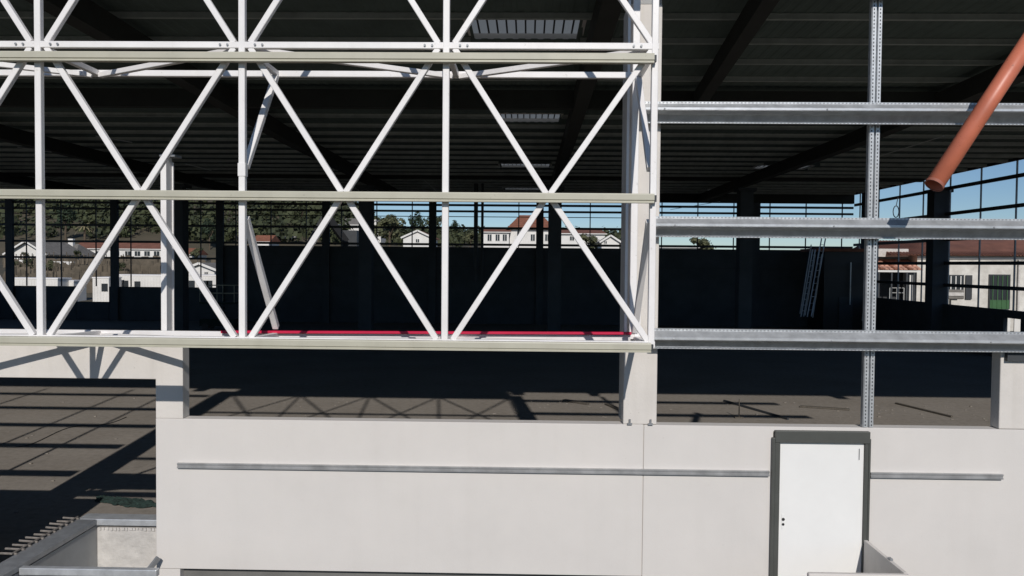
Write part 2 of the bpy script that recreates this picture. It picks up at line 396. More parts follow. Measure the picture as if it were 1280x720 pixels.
# khaki cladding rails on the face of the truss
def khaki(z, x1, label):
    y = YT-.05
    pr = [(y, z+.050), (y-.075, z+.050), (y-.080, z+.038), (y-.080, z-.018), (y-.066, z-.024), (y-.066, z-.036), (y-.078, z-.041), (y-.078, z-.050), (y, z-.050)]
    e = empty('cladding_rail', (-3, y, z), label, 'rail', 'khaki rails on the truss')
    MB().extx(pr, X0-.1, x1).build('channel', 'khaki_steel', e)
    MB().box(x1+.001, y-.065, z-.035, x1+.025, y-.01, z+.035).build('dark_open_end', 'dark_steel', e)  # dark block coloured as the shade inside the open channel end
YK = YT-.12
khaki(at(400, 71, YK).z, at(818, 73, YK).x, 'top khaki steel rail across the truss, just under the white chord')
khaki(at(400, 245, YK).z, at(818, 247, YK).x, 'middle khaki steel rail across the crossings of the truss')
khaki(at(400, 430.5, YK).z, at(814, 434, YK).x, 'bottom khaki steel rail along the foot of the truss')
khaki(rows[3]-.05, XE+.1, 'khaki steel rail high on the truss above the picture')

# ------------------------------------------------------------------ galvanised girts and posts
def girt_profile(y, z, s=1.0):
    return [(y+.09, z+.125*s), (y-.01, z+.125*s), (y-.01, z+.106*s), (y-.03, z+.098*s), (y-.135, z+.035*s), (y-.14, z+.030*s), (y-.14, z+.004*s),
            (y-.13, z-.004*s), (y+.025, z-.028*s), (y+.06, z-.110*s), (y+.045, z-.114*s), (y+.045, z-.125*s), (y+.09, z-.125*s)]
def girt(x0, x1, z, label, y=9.82, group='galvanised girts on the front'):
    e = empty('steel_girt', ((x0+x1)/2, y, z), label, 'girt', group)
    MB().extx(girt_profile(y, z), x0, x1).build('profile', 'galvanised', e)
    t = MB(); n = int((x1-x0)/.045)
    for k in range(n):
        x = x0+.02+k*.045
        t.box(x, y-.014, z+.110, x+.020, y-.0105, z+.120)
        t.box(x, y+.041, z-.121, x+.020, y+.0445, z-.115)
    o = t.build('slotted_edge', 'galvanised_dull', e); o['kind'] = 'stuff'
    cl = MB()
    for k in range(5):
        x = x0+.25+k*(x1-x0-.5)/4
        cl.tube((x, y-.147, z+.017), (x, y-.1405, z+.014), .010, 7)
    cl.each('bolt', 'galvanised_dull', e)
    return e
XG0 = at(816, 280, 9.8).x
girt(at(803, 138, 9.8).x, 9.6, at(1000, 140.5, 9.8).z, 'top galvanised girt in view, high right, crossed by the orange pipe')
girt(XG0, 9.6, at(1000, 284.5, 9.8).z, 'middle galvanised girt right of the white column, wire loop on it')
girt(XG0, 9.6, at(1000, 425.5, 9.8).z, 'lowest galvanised girt right of the white column, just above the wall')
girt(at(828, 0, 9.8).x, 9.6, at(1000, -8, 9.8).z+.11, 'galvanised girt cut off by the top of the picture')
girt(XG0, 9.6, 8.95, 'lower of the two galvanised girts above the picture on the right')
girt(XG0, 9.6, 10.35, 'upper of the two galvanised girts above the picture on the right')
for z, lb in ((3.5, 'lowest'), (4.9, 'second'), (6.25, 'third'), (7.65, 'fourth'), (9.05, 'topmost')):
    girt(-30, -8.4, z, lb+' galvanised girt from the floor left of the picture, casting a bar of shadow')
def slotted_post(x, z0, z1, y, label, wd=.135):
    e = empty('slotted_post', (x, y, z0), label, 'post')
    h = wd/2
    pr = [(-h, .06), (-h, -.005), (-h+.012, -.02), (-.012, -.02), (-.012, .025), (.014, .025), (.014, -.02), (h-.01, -.02), (h, -.005), (h, .06)]
    n = len(pr)
    vs = [(x+a_, y+b_, z0) for a_, b_ in pr]+[(x+a_, y+b_, z1) for a_, b_ in pr]
    MB().add(vs, [(i, (i+1) % n, (i+1) % n+n, i+n) for i in range(n)]+[tuple(range(n)), tuple(range(n, 2*n))]).build('profile', 'galvanised', e)
    t = MB()
    for k in range(int((z1-z0)/.045)):
        z = z0+.02+.045*k
        t.box(x-h+.022, y-.024, z, x-h+.034, y-.0205, z+.020)
        t.box(x+.030, y-.024, z, x+.042, y-.0205, z+.020)
    o = t.build('slot_row', 'dark_steel', e); o['kind'] = 'stuff'
    return e
px_ = at(1090, 330, YW+.0).x
slotted_post(px_, ztop, 9.4, YW+.02, 'slotted galvanised post standing on the white wall above the door')
for x, lb in ((-9.9, 'first'), (-11.3, 'second'), (-14.2, 'third'), (-17, 'fourth')): tag(MB().box(x, YW, 2.63, x+.07, YW+.1, 9.6).build('steel_mullion', 'galvanised'), lb+' thin steel mullion left of the loading bay', 'post', 'mullions left of the picture')

# ------------------------------------------------------------------ orange pipe and wire loop
p0 = at(1168, 231, 8.95); p1_ = at(1300, 30, 9.45)
d = (p1_-p0).normalized(); p1_ = p0 + d*3.6
pe = empty('drain_pipe', p0, 'orange red plastic pipe hanging at a slant in front of the girts', 'pipe')
n = 32; r = .098
u = d.orthogonal().normalized(); a_ = d.cross(u)
rings = [(p0, r), (p1_, r), (p1_, r-.006), (p0, r-.006)]
vs = [c_ + (u*math.cos(t)+a_*math.sin(t))*rr for c_, rr in rings for t in [2*math.pi*i/n for i in range(n)]]
fs = [(j*n+i, j*n+(i+1) % n, ((j+1) % 4)*n+(i+1) % n, ((j+1) % 4)*n+i) for j in range(4) for i in range(n)]
o = MB().add(vs, fs).build('tube', 'pipe', pe, smooth=True)
for p in o.data.polygons: p.use_smooth = p.index//n in (0, 2)
vs = []; 
q0 = p0 - d*.0; 
rings = [(p0+d*.0-d*.012, r+.004), (p0+d*.022, r+.004), (p0+d*.022, r+.001), (p0-d*.012, r-.008)]
vs = [c_ + (u*math.cos(t)+a_*math.sin(t))*rr for c_, rr in rings for t in [2*math.pi*i/n for i in range(n)]]
MB().add(vs, [(j*n+i, j*n+(i+1) % n, ((j+1) % 4)*n+(i+1) % n, ((j+1) % 4)*n+i) for j in range(4) for i in range(n)]).build('cut_end', 'pipe_in', pe, smooth=False)
lc = at(1120, 264.5, 9.8); mbx = MB()
pts = [lc+Vector((.035*math.sin(t), -.0, .07*math.cos(t)-.0)) for t in [2*math.pi*i/16 for i in range(17)]]
for i in range(16): mbx.tube(pts[i], pts[i+1], .006, 5)
mbx.tube(pts[0], pts[0]+Vector((.02, 0, .10)), .005, 5)
tag(mbx.build('wire_loop', 'dark_steel'), 'small twisted wire loop standing on the middle galvanised girt', 'wire')

# ------------------------------------------------------------------ roof of the hall
def rz(y):
    return 9.9-.4*(y-10)/20 if y < 30 else 9.5
def purlin_ys():
    y = 10.4
    while y < YF-.3: yield y; y += 1.78
sk = []     # skylights: x0, x1, y0, y1
for (xa_, xb_, yc) in ((590, 720, 18.7), (627, 697, 28.8), (627, 686, 42.4), (631, 678, 55.5), (945, 1008, 42.4), (885, 930, 55.5), (1105, 1170, 28.8)):
    sk.append((at(xa_, 200, yc).x, at(xb_, 200, yc).x, yc-.72, yc+.72))
roof = empty('hall_roof', (0, 30, 9.5), 'dark ribbed steel roof deck of the hall seen from below', 'roof')
yb = sorted(set([9.9, 30.0, YF+.3] + [s[2] for s in sk] + [s[3] for s in sk]))
pitch = .30
xp = []; x = XL-.3
while x < XR+1.9:
    xp += [(x, 0), (x+.10, 0), (x+.14, .014), (x+.26, .014)]; x += pitch
mb = MB(); npnt = len(xp)
base = [[(X, y, rz(y)+dz+(.42 if X > XR+.25 else 0)) for X, dz in xp] for y in yb]  # raised overhang past the right wall, added to block grazing sun
for r_ in base: mb.v += r_
for j in range(len(yb)-1):
    for i in range(npnt-1):
        xm = (xp[i][0]+xp[i+1][0])/2; ym = (yb[j]+yb[j+1])/2
        if any(s[0] < xm < s[1] and s[2] < ym < s[3] for s in sk): continue
        mb.f.append((j*npnt+i, j*npnt+i+1, (j+1)*npnt+i+1, (j+1)*npnt+i))
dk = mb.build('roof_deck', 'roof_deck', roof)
sm = dk.modifiers.new('t', 'SOLIDIFY'); sm.thickness = .01
for y in purlin_ys():
    z = rz(y)
    pr = [(y-.035, z-.006), (y-.035, z-.012), (y-.004, z-.012), (y-.004, z-.13), (y-.045, z-.13), (y-.045, z-.14), (y+.045, z-.14), (y+.045, z-.13), (y+.004, z-.13), (y+.004, z-.012), (y+.035, z-.012), (y+.035, z-.006)]
    cuts = sorted((q_[0]-.1, q_[1]+.1) for q_ in sk if q_[2]-(1.5 if q_[2] > 35 else .12) < y < q_[3]+.12)
    xa_ = XL
    for c0, c1 in cuts+[(XR, XR)]:
        if c0 > xa_: MB().extx(pr, xa_, c0).build('purlin', 'roof_steel', roof)
        xa_ = c1
# slender ties and service cables under the deck
for (pa, pb_, Ya, Yb) in (((22, 184), (64, 190), 24, 26), ((232, 205), (264, 213), 25, 26.4), ((233, 236), (300, 246), 30, 33), ((1100, 195), (1180, 170), 26, 22), ((530, 225), (560, 252), 34, 36), ((838, 262), (900, 252), 44, 40), ((120, 170), (165, 178), 22, 24)):
    MB().tube(at(*pa, Ya), at(*pb_, Yb), .012, 5).build('tie_rod', 'galvanised', roof)
for s in sk:
    z = max(rz(s[2]), rz(s[3]))
    lgt = empty('skylight', ((s[0]+s[1])/2, (s[2]+s[3])/2, z), 'x', 'skylight', 'rooflights in the hall roof')
    MB().box(s[0]-.15, s[2]-.1, z+.12, s[1]+.15, s[3]+.1, z+.14).build('pane', 'pane', lgt)
    t = MB()
    t.box(s[0]-.16, s[2]-.12, z-.02, s[1]+.16, s[2]-.04, z+.118).box(s[0]-.16, s[3]+.04, z-.02, s[1]+.16, s[3]+.12, z+.118)
    t.box(s[0]-.16, s[2]-.04, z-.02, s[0]-.08, s[3]+.04, z+.118).box(s[1]+.08, s[2]-.04, z-.02, s[1]+.16, s[3]+.04, z+.118)
    t.each('curb', 'white_steel', lgt)
    t = MB()
    for k in range(int((s[1]-s[0])/.22)):
        t.box(s[0]+.1+k*.22, s[2]+.05, z+.09, s[0]+.14+k*.22, s[3]-.05, z+.117)
    t.each('glazing_bar', 'dark_steel', lgt)
sklab = ['bright rooflight nearest the front, above the truss', 'second rooflight from the front in the middle row', 'third rooflight from the front in the middle row', 'farthest small rooflight in the middle row',
         'bright rooflight right of the white column in the right row', 'farthest small rooflight in the right row', 'rooflight half hidden behind the top galvanised girt']
for o, lb in zip([o for o in col.objects if o.name.startswith('skylight')], sklab): o['label'] = lb
# main beams run into the depth on the inner columns
for bx in (-30.3, -19.7, -9.1, 1.5, 12.1):
    t = MB()
    for (ya, yb2) in ((10.6, 30), (30, YF)):
        w_ = .2
        vs = []
        for y in (ya, yb2):
            z = rz(y)-.215
            vs += [(bx-w_, y, z-.52), (bx+w_, y, z-.52), (bx+w_, y, z), (bx-w_, y, z)]
        t.add(vs, [(0, 1, 5, 4), (1, 2, 6, 5), (2, 3, 7, 6), (3, 0, 4, 7), (0, 3, 2, 1), (4, 5, 6, 7)])
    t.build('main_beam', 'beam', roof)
MB().bar((4.0, 10.7, rz(10)-.6), (5.0, 24.0, rz(24)-.45), .3, .45, (0, 0, 1)).build('secondary_beam', 'beam', roof)
MB().box(XL, YF-.1, 8.75, XR, YF+.3, 9.45).build('eave_beam', 'beam', roof)
for y in (24.0, 46.0): MB().box(XL, y-.12, rz(y)-(.7 if y < 30 else .35), XR-.6, y+.12, rz(y)-.16).build('cross_beam', 'beam', roof)

# ------------------------------------------------------------------ inner columns
inner = [(223, 'inner hall column behind the white H post'), (458, 'inner hall column seen through the middle crossing of the truss'),
         (693, 'inner hall column left of the tall white column'), (930, 'inner hall column right of the tall white column'), (1171, 'inner hall column below the end of the orange pipe')]
for px, lb in inner:
    x = at(px, 330, 45).x
    e = empty('hall_column', (x, 45, 0), lb, 'column', 'inner columns of the hall')
    wd = .36 if px not in (223, 1171) else .42
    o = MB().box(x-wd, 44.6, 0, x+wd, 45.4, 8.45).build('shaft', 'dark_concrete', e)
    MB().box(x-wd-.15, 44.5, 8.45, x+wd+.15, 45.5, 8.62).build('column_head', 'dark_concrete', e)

# ------------------------------------------------------------------ far wall
fw = empty('far_wall', (-8, YF, 0), 'dark concrete panel wall with open steel rails at the far end of the hall', 'wall')
zhi = at(600, 309, YF).z; zlo = at(180, 358.5, YF).z
xstep = at(272, 340, YF).x; na, nb = at(95, 360, YF).x, at(136, 360, YF).x; znt = at(115, 377, YF).z
# lower row and upper row of panels
def panels(x0, x1, z0, z1, wdt=7.6):
    x = x0
    while x < x1-.2:
        xe_ = min(x+wdt, x1)
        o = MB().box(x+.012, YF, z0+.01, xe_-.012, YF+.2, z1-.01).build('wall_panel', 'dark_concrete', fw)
        x = xe_
panels(XL, na, 0, zlo); panels(na, nb, 0, znt); panels(nb, xstep, 0, zlo)
zsp = at(950, 336, YF).z
panels(xstep, XR, 0, zsp); panels(xstep, XR, zsp, zhi)
MB().box(XL, YF+.06, 0, na-.02, YF+.14, zlo-.02).box(nb+.02, YF+.06, 0, xstep, YF+.14, zlo-.02).box(xstep+.02, YF+.06, 0, XR, YF+.14, zhi-.02).each('wall_core', 'beam', fw)
x = -37.3; k = 0
while x < XR-1:
    hz = 8.75
    MB().box(x-.26, YF-.25, 0, x+.26, YF-.01, hz).build('wall_column', 'dark_concrete', fw); x += 7.62
for z, th in ((8.46, .16), (8.02, .15), (7.64, .05), (6.84, .16), (5.66, .16)):
    MB().box(XL, YF+.02, z-th/2, XR, YF+.12, z+th/2).build('girt', 'dark_steel', fw)
MB().box(XL, YF+.02, 4.42, xstep, YF+.12, 4.57).build('girt', 'dark_steel', fw)
x = XL+1.2
while x < XR:
    MB().box(x-.035, YF+.121, zlo, x+.035, YF+.19, 8.75).build('mullion', 'dark_steel', fw); x += 2.54
# right side wall
rw = empty('right_wall', (XR, 33, 0), 'dark side wall with slanting steel rails on the right of the hall', 'wall')
zr = at(1190, 381.5, XR/ (1190-660)*1000).z
y = 10.5
wz = [(XR, 0)]
def ypx(px):
    dd = CM @ Vector(((px-640)/1000.0, (360-400)/1000.0, -1.0)); return XR/dd.x*dd.y
o0, o1 = ypx(1275.5), ypx(1254.5); oz = at(1262, 398, (o0+o1)/2).z
while y < YF-.3:
    ye = min(y+5.82, YF-.02)
    if y < o0 < ye:
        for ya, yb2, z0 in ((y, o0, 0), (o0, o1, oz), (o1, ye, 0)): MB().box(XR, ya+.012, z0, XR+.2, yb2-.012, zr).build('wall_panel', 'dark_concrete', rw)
    else: MB().box(XR, y+.012, 0, XR+.2, ye-.012, zr).build('wall_panel', 'dark_concrete', rw)
    y = ye
for z, th in ((9.55, .35), (8.65, .18), (7.25, .18), (5.85, .18), (4.55, .18), (3.35, .18)):
    MB().box(XR+.02, 10.5, z-th/2, XR+.12, YF, z+th/2).build('girt', 'dark_steel', rw)
y = 11.6
while y < YF:
    MB().box(XR+.121, y-.03, zr, XR+.19, y+.03, 9.5).build('mullion', 'galvanised_dull', rw); y += 2.98
for y in (20., 33., 54.3):
    MB().box(XR-.45, y-.3, 0, XR-.01, y+.3, 9.3).build('wall_column', 'dark_concrete', rw)
# left side wall, out of the picture
lw = empty('left_wall', (XL, 33, 0), 'side wall with steel rails at the left end of the hall', 'wall')
MB().box(XL-.2, 10.3, 0, XL, YF, 2.4).build('wall_panel', 'dark_concrete', lw)
for z in (3.4, 4.6, 5.8, 7.2, 8.6): MB().box(XL-.12, 10.3, z-.08, XL-.02, YF, z+.08).build('girt', 'dark_steel', lw)

# boards standing outside the small opening of the right wall
p = at(1252, 395, 46); p2_ = at(1280, 415, 46)
bo = empty('leaning_board', ((p.x+p2_.x)/2, 46, -.35), 'sunlit white boards outside the small opening in the dark right wall', 'board')
MB().box(p.x, 46, -.35, at(1263, 400, 46).x, 46.06, p.z+.2).build('board', 'stucco', bo)
MB().box(at(1268, 400, 46).x, 46, -.35, p2_.x, 46.06, p.z+.3).build('board', 'stucco', bo)

# ------------------------------------------------------------------ things inside the hall
def ladder(px0, py0, px1, py1, Y0, Y1, label, wd=.38, n=12, segs=True):
    a0 = at(px0, py0, Y0); a1 = at(px1, py1, Y1)
    e = empty('ladder', a0, label, 'ladder', 'ladders leaning in the hall')
    dx = Vector((wd, .35, 0))
    MB().bar(a0, a1, .06, .07).build('rail', 'ladder', e); MB().bar(a0+dx, a1+dx, .06, .07).build('rail', 'ladder', e)
    for k in range(1, n):
        q_ = a0.lerp(a1, k/n); MB().tube(q_, q_+dx, .018, 6).build('rung', 'ladder', e)
ladder(1009, 396, 1027, 298, 51, 53, 'long aluminium ladder leaning on the far right corner of the hall')
ladder(1001, 396, 1016, 312, 50, 52.4, 'shorter ladder just left of the long one in the far corner', .3)
ladder(1078, 401, 1089, 298, 50.4, 54, 'ladder partly hidden behind the slotted post', .35)
bun = empty('pole_bundle', at(1014, 396, 50.5), 'bundle of thin pale poles leaning beside the long ladder in the far corner', 'poles')
for k in (0, 2, 5):
    MB().tube(at(1000+3.2*k, 392+k, 49.8+.1*k), at(1014+2.6*k, 306+6*(k % 3), 52.2), .035, 6).build('pole', 'ladder', bun)
# dark site hut
h0 = at(1029, 400, 53.5); h1 = at(1081, 312, 53.5)
hut = empty('site_hut', ((h0.x+h1.x)/2, 54, 0), 'black site hut with a red roof edge in the far corner of the hall', 'hut')
MB().box(h0.x, 53.5, 0, h1.x+.3, 56.3, h1.z-.15).build('hut_wall', 'black', hut)
MB().box(h0.x-.6, 53.3, h1.z-.14, h1.x+.4, 56.5, h1.z+.06).build('hut_roof', 'clay_roof', hut)
MB().box(h0.x+1.0, 53.44, .1, h0.x+1.9, 53.49, 2.3).build('hut_door', 'dark_steel', hut)
dpx = at(1063, 350, 53.3)
MB().box(dpx.x-.03, 53.25, 1.8, dpx.x+.03, 53.3, 4.6).build('conduit', 'ladder', hut)
# hanging pipes
for px, y0_, y1_, lb in ((595, 262, 352, 'thicker dark pipe hanging down before the far wall'), (603, 260, 345, 'thinner dark pipe hanging beside the thicker one')):
    a = at(px, y0_, 50); b = at(px+1, y1_, 50)
    o = MB().tube((a.x, 50, 9.3), (a.x, 50, b.z), .13 if px == 595 else .08, 10).build('drop_pipe', 'dark_steel'); tag(o, lb, 'pipe', 'pipes hanging from the roof')
# scissor lift, parked in the dark
def lift(px, Y, label, ht=2.2):
    a = at(px, 400, Y); x = a.x
    e = empty('scissor_lift', (x, Y, 0), label, 'scissor lift')
    MB().box(x-1.1, Y-.5, .25, x+1.1, Y+.5, .7).build('chassis', 'green_net', e)
    for sx in (-.75, .75):
        for sy in (-.52, .44):
            MB().tube((x+sx, Y+sy, .22), (x+sx, Y+sy+.1, .22), .22, 14).build('wheel', 'black', e)
    for k in range(3):
        z0 = .72+k*.3
        MB().bar((x-.9, Y-.4, z0), (x+.9, Y-.4, z0+.3), .06).build('scissor_arm', 'dark_steel', e)
        MB().bar((x+.9, Y+.4, z0), (x-.9, Y+.4, z0+.3), .06).build('scissor_arm', 'dark_steel', e)
    MB().box(x-1.1, Y-.5, 1.64, x+1.1, Y+.5, 1.76).build('platform', 'green_net', e)
    t = MB()
    for sx in (-1.08, 0, 1.08):
        for sy in (-.48, .48): t.tube((x+sx, Y+sy, 1.76), (x+sx, Y+sy, 2.8), .02, 6)
    for z in (2.3, 2.8):
        for sy in (-.48, .48): t.tube((x-1.08, Y+sy, z), (x+1.08, Y+sy, z), .02, 6)
    t.each('guard_rail', 'khaki_steel', e)
lift(275, 50, 'dim scissor lift parked in the dark left of the leaning brace')
# sticks and boards on the lit strip
def plank(pxa, pya, pxb, pyb, label, wd=.12, th=.04, m='timber', z=.03):
    def fp(px, py):
        dd = CM @ Vector(((px-640)/1000.0, (360-py)/1000.0, -1.0)); s = -(CZ)/dd.z
        return Vector((dd.x*s, dd.y*s, 0))
    a = fp(pxa, pya); b = fp(pxb, pyb)
    return tag(MB().bar((a.x, a.y, z), (b.x, b.y, z), wd, th, (0, 0, 1)).build('plank', m), label, 'plank', 'planks on the hall floor')
plank(705, 501, 735, 506, 'pale plank lying on the sunlit floor left of the white column', .16)
plank(758, 506, 772, 512, 'short timber offcut next to the white column foot', .12)
plank(905, 502, 985, 525, 'long dark pole lying slanted on the sunlit floor', .06, .06, 'dark_steel')
plank(1000, 509, 1062, 513, 'flat plank on the floor left of the slotted post', .14)
plank(1120, 505, 1190, 522, 'long thin plank on the floor right of the slotted post', .08)
sp = at(925, 518, 22.5)
st = empty('marker_pole', (sp.x, 22.6, 0), 'thin upright rod on a small base on the sunlit floor', 'pole')
MB().tube((sp.x, 22.6, 0), (sp.x, 22.6, .55), .015, 6).build('rod', 'timber', st)
MB().box(sp.x-.12, 22.55, 0, sp.x+.12, 22.65, .04).build('base', 'timber', st)
def floorpt(px, py, z=0):
    dd = CM @ Vector(((px-640)/1000.0, (360-py)/1000.0, -1.0)); s = (z-CZ)/dd.z
    return Vector((dd.x*s, dd.y*s, z))
# cable and rubble on the floor
cb = MB(); pts = []
for k in range(40):
    t_ = k/39; p = floorpt(8+150*t_, 560-40*t_+4*math.sin(t_*9)); pts.append(Vector((p.x, p.y, .012)))
for k in range(39): cb.tube(pts[k], pts[k+1], .009, 5, caps=False)
tag(cb.build('floor_cable', 'black'), 'thin black cable lying across the striped floor of the open bay', 'cable')
rb_ = random.Random(3); rub = MB()
for k in range(130):
    zone = rb_.choice(((640, 770, 500, 524), (830, 1085, 500, 526), (1095, 1235, 502, 526), (240, 640, 498, 520), (0, 190, 490, 645)))
    p = floorpt(rb_.uniform(zone[0], zone[1]), rb_.uniform(zone[2], zone[3])); q_ = rb_.uniform(.008, .026)
    if p.y < 10.9 and p.x > -7: continue
    rub.box(p.x-q_*rb_.uniform(.6, 2), p.y-q_, .0015, p.x+q_*rb_.uniform(.6, 2), p.y+q_, q_*rb_.uniform(.4, 1.1))
tag(rub.build('rubble', 'slab'), 'scattered crumbs of mortar and offcuts on the slab', 'rubble', kind='stuff')
# green netting on the floor
a = floorpt(122, 624); b = floorpt(215, 636)
nv = []; nf = []; nu, nvv = 60, 16
for i in range(nu+1):
    for j in range(nvv+1):
        s = i/nu; t = j/nvv-.5
        c_ = a.lerp(b, s); wdt = .07+.15*math.sin(math.pi*min(1, s*1.1+.08))+.1*mnoise.noise(Vector((s*7, 3, 0)))
        y = c_.y + t*2*wdt; x = c_.x + .1*mnoise.noise(Vector((s*9, t*4, 5)))
        z = .012 + max(0, (.25-t*t)*.22*(.5+.9*abs(mnoise.noise(Vector((s*14, t*6, 2)))))) + .05*max(0, mnoise.noise(Vector((s*30, t*14, 8))))
        nv.append((x, y, z))
for i in range(nu):
    for j in range(nvv): nf.append((i*(nvv+1)+j, (i+1)*(nvv+1)+j, (i+1)*(nvv+1)+j+1, i*(nvv+1)+j+1))
tag(MB().add(nv, nf).build('safety_net', 'green_net'), 'crumpled dark green netting bundled on the floor of the open bay', 'net')

# ------------------------------------------------------------------ pit parapet at lower left
pw = empty('pit_parapet', (-5.5, 9.5, 0), 'grey capped parapet around the pit at the lower left corner', 'parapet')
ca = at(121, 648, 10.25)
zc = ca.z
xin = ca.x
o = MB().box(xin-.2, 6.6, -.3, xin, 10.44, zc-.09).build('side_wall', 'grey_concrete', pw)
o = MB().box(xin-.24, 6.6, zc-.075, xin+.015, 10.22, zc).build('side_cap', 'galvanised_dull', pw); bevel(o, .012)
o = MB().box(xin, 10.25, -.3, wl+.6, 10.44, zc-.12).build('back_wall', 'rough_concrete', pw); bevel(o, .012)
o = MB().box(xin-.24, 10.222, zc-.085, wl+.6, 10.46, zc).build('back_cap', 'galvanised', pw); bevel(o, .01)
t = MB()
for k in range(16):
    x = xin+.03+k*.05; t.box(x, 10.235, zc-.155+.015*random.random(), x+.025+.02*random.random(), 10.249, zc-.115)
o = t.build('mortar_edge', 'rough_concrete', pw); o['kind'] = 'stuff'
fb = at(20, 712, 8.65)
o = MB().box(xin+.016, 8.62, fb.z-.05, at(197, 712, 8.65).x, 8.70, fb.z+.03).build('front_rail', 'galvanised', pw); bevel(o, .008)
MB().bar(at(198, 697, 9.9), at(177, 724, 9.7), .035, .06, (0, 0, 1)).build('corner_brace', 'galvanised_dull', pw)
rbz = empty('starter_bars', (xin-.35, 9.4, zc), 'row of pale rebar ends sticking out beside the pit parapet', 'rebar')
for k in range(11):
    y = 8.95+.125*k
    dx = random.uniform(-.02, .02)
    MB().tube((xin-.21, y+random.uniform(-.01, .01), zc+.008), (xin-.44+dx, y+.03, zc+.01+random.uniform(-.015, .01)), .013, 6).build('bar', 'rebar', rbz)
MB().tube((xin-.25, 8.9, zc+.020), (xin-.25, 10.25, zc+.020), .010, 6).build('tie_bar', 'rebar', rbz)

# ------------------------------------------------------------------ landscape beyond: trees, houses
def leafblob(mb, c, rx, ry, rz_, n, size, rnd, clumps=9):
    cl = []
    for k in range(clumps):
        v = Vector((rnd.gauss(0, 1), rnd.gauss(0, 1), rnd.gauss(0, 1))).normalized()*rnd.uniform(.35, .85)
        cl.append((v, rnd.uniform(.28, .5)))
    for i in range(n):
        v, cr = rnd.choice(cl)
        w_ = Vector((rnd.gauss(0, 1), rnd.gauss(0, 1), rnd.gauss(0, 1))).normalized()*cr*rnd.uniform(.6, 1.05)
        p = v+w_
        P = Vector((c[0]+p.x*rx, c[1]+p.y*ry, c[2]+p.z*rz_))
        nrm = (w_.normalized()+Vector((rnd.uniform(-.6, .6), rnd.uniform(-.6, .6), rnd.uniform(-.3, .8)))).normalized()
        u = nrm.orthogonal().normalized(); a = nrm.cross(u); s = size*rnd.uniform(.5, 1.2)
        mb.add([P-u*s, P+a*s*.7, P+u*s, P-a*s*.7], [(0, 1, 2, 3)])
def make_tree(name, m, ht, rad, seed, n=900, size=.35, label='x', cat='tree'):
    rnd = random.Random(seed)
    e = empty(name, (0, 0, 0), label, cat)
    t = MB(); t.tube((0, 0, -.5), (0, 0, ht*.55), rad*.09, 8, rad*.05)
    for k in range(5):
        an = rnd.uniform(0, 6.28); t.tube((0, 0, ht*rnd.uniform(.3, .5)), (math.cos(an)*rad*.6, math.sin(an)*rad*.6, ht*rnd.uniform(.6, .85)), rad*.045, 6, rad*.015)
    t.build('trunk', 'trunk', e)
    c = MB(); leafblob(c, (0, 0, ht*.62), rad, rad, ht*.40, n, size, rnd, 12); c.build('crown', m, e)
    return e
def copy_tree(o, loc, sc, label, rot=0):
    c = o.copy(); col.objects.link(c); c.location = loc; c.scale = (sc, sc, sc); c.rotation_euler.z = rot; c['label'] = label
    for ch in o.children:
        d_ = ch.copy(); col.objects.link(d_); d_.parent = c
    return c
TG = 'separate trees beyond the hall'
protos = [make_tree('broadleaf_tree', 'foliage', 8, 3.4, 11), make_tree('dark_conifer', 'foliage_dark', 10, 3.2, 12), make_tree('olive_tree', 'foliage_olive', 6, 3.0, 13)]
used = [False]*3
def put_tree(k, px, py_base, Y, hpx, label, zb=None):
    b = at(px, py_base, Y); ht = hpx/1000*Y
    H = (8, 10, 6)[k]
    z = hillz(b.x, Y)
    if z + ht < b.z: ht = (b.z + hpx/1000*Y) - z     # stand on the ground, keep the top where it is seen
    else: ht = b.z + hpx/1000*Y - z
    sc = max(.3, ht/H)
    if not used[k]:
        used[k] = True; o = protos[k]; o.location = (b.x, Y, z); o.scale = (sc,)*3; o['label'] = label
    else: o = copy_tree(protos[k], (b.x, Y, z), sc, label, random.random()*6)
    o['group'] = TG
    return o
put_tree(1, 82, 305, 205, 50, 'very dark conifer just left of the palm')
put_tree(0, 32, 335, 150, 12, 'low green bush in front of the grey roofed house')
put_tree(0, 375, 302, 230, 44, 'broad green tree left of the middle truss crossing')
put_tree(0, 345, 300, 250, 50, 'green tree above the small white hillside house')
put_tree(2, 487, 303, 180, 36, 'thin tree against the sky right of the middle crossing')
put_tree(1, 520, 300, 210, 34, 'dark tree behind the gabled white house')
put_tree(0, 545, 300, 240, 32, 'green tree against the sky behind the far column')
put_tree(1, 571, 303, 260, 27, 'pointed dark tree beside the white vertical of the truss')
put_tree(2, 588, 303, 200, 15, 'low olive bush left of the large red roofed house')
put_tree(2, 738, 303, 150, 12, 'low bush in front of the brown roofs')
put_tree(2, 878, 310, 260, 16, 'small hazy bush seen below the middle girt')
put_tree(0, 1150, 333, 66, 14, 'dark shrub beside the pink tiled canopy')
put_tree(1, 262, 300, 200, 26, 'dark tree behind the bright white post on the left')
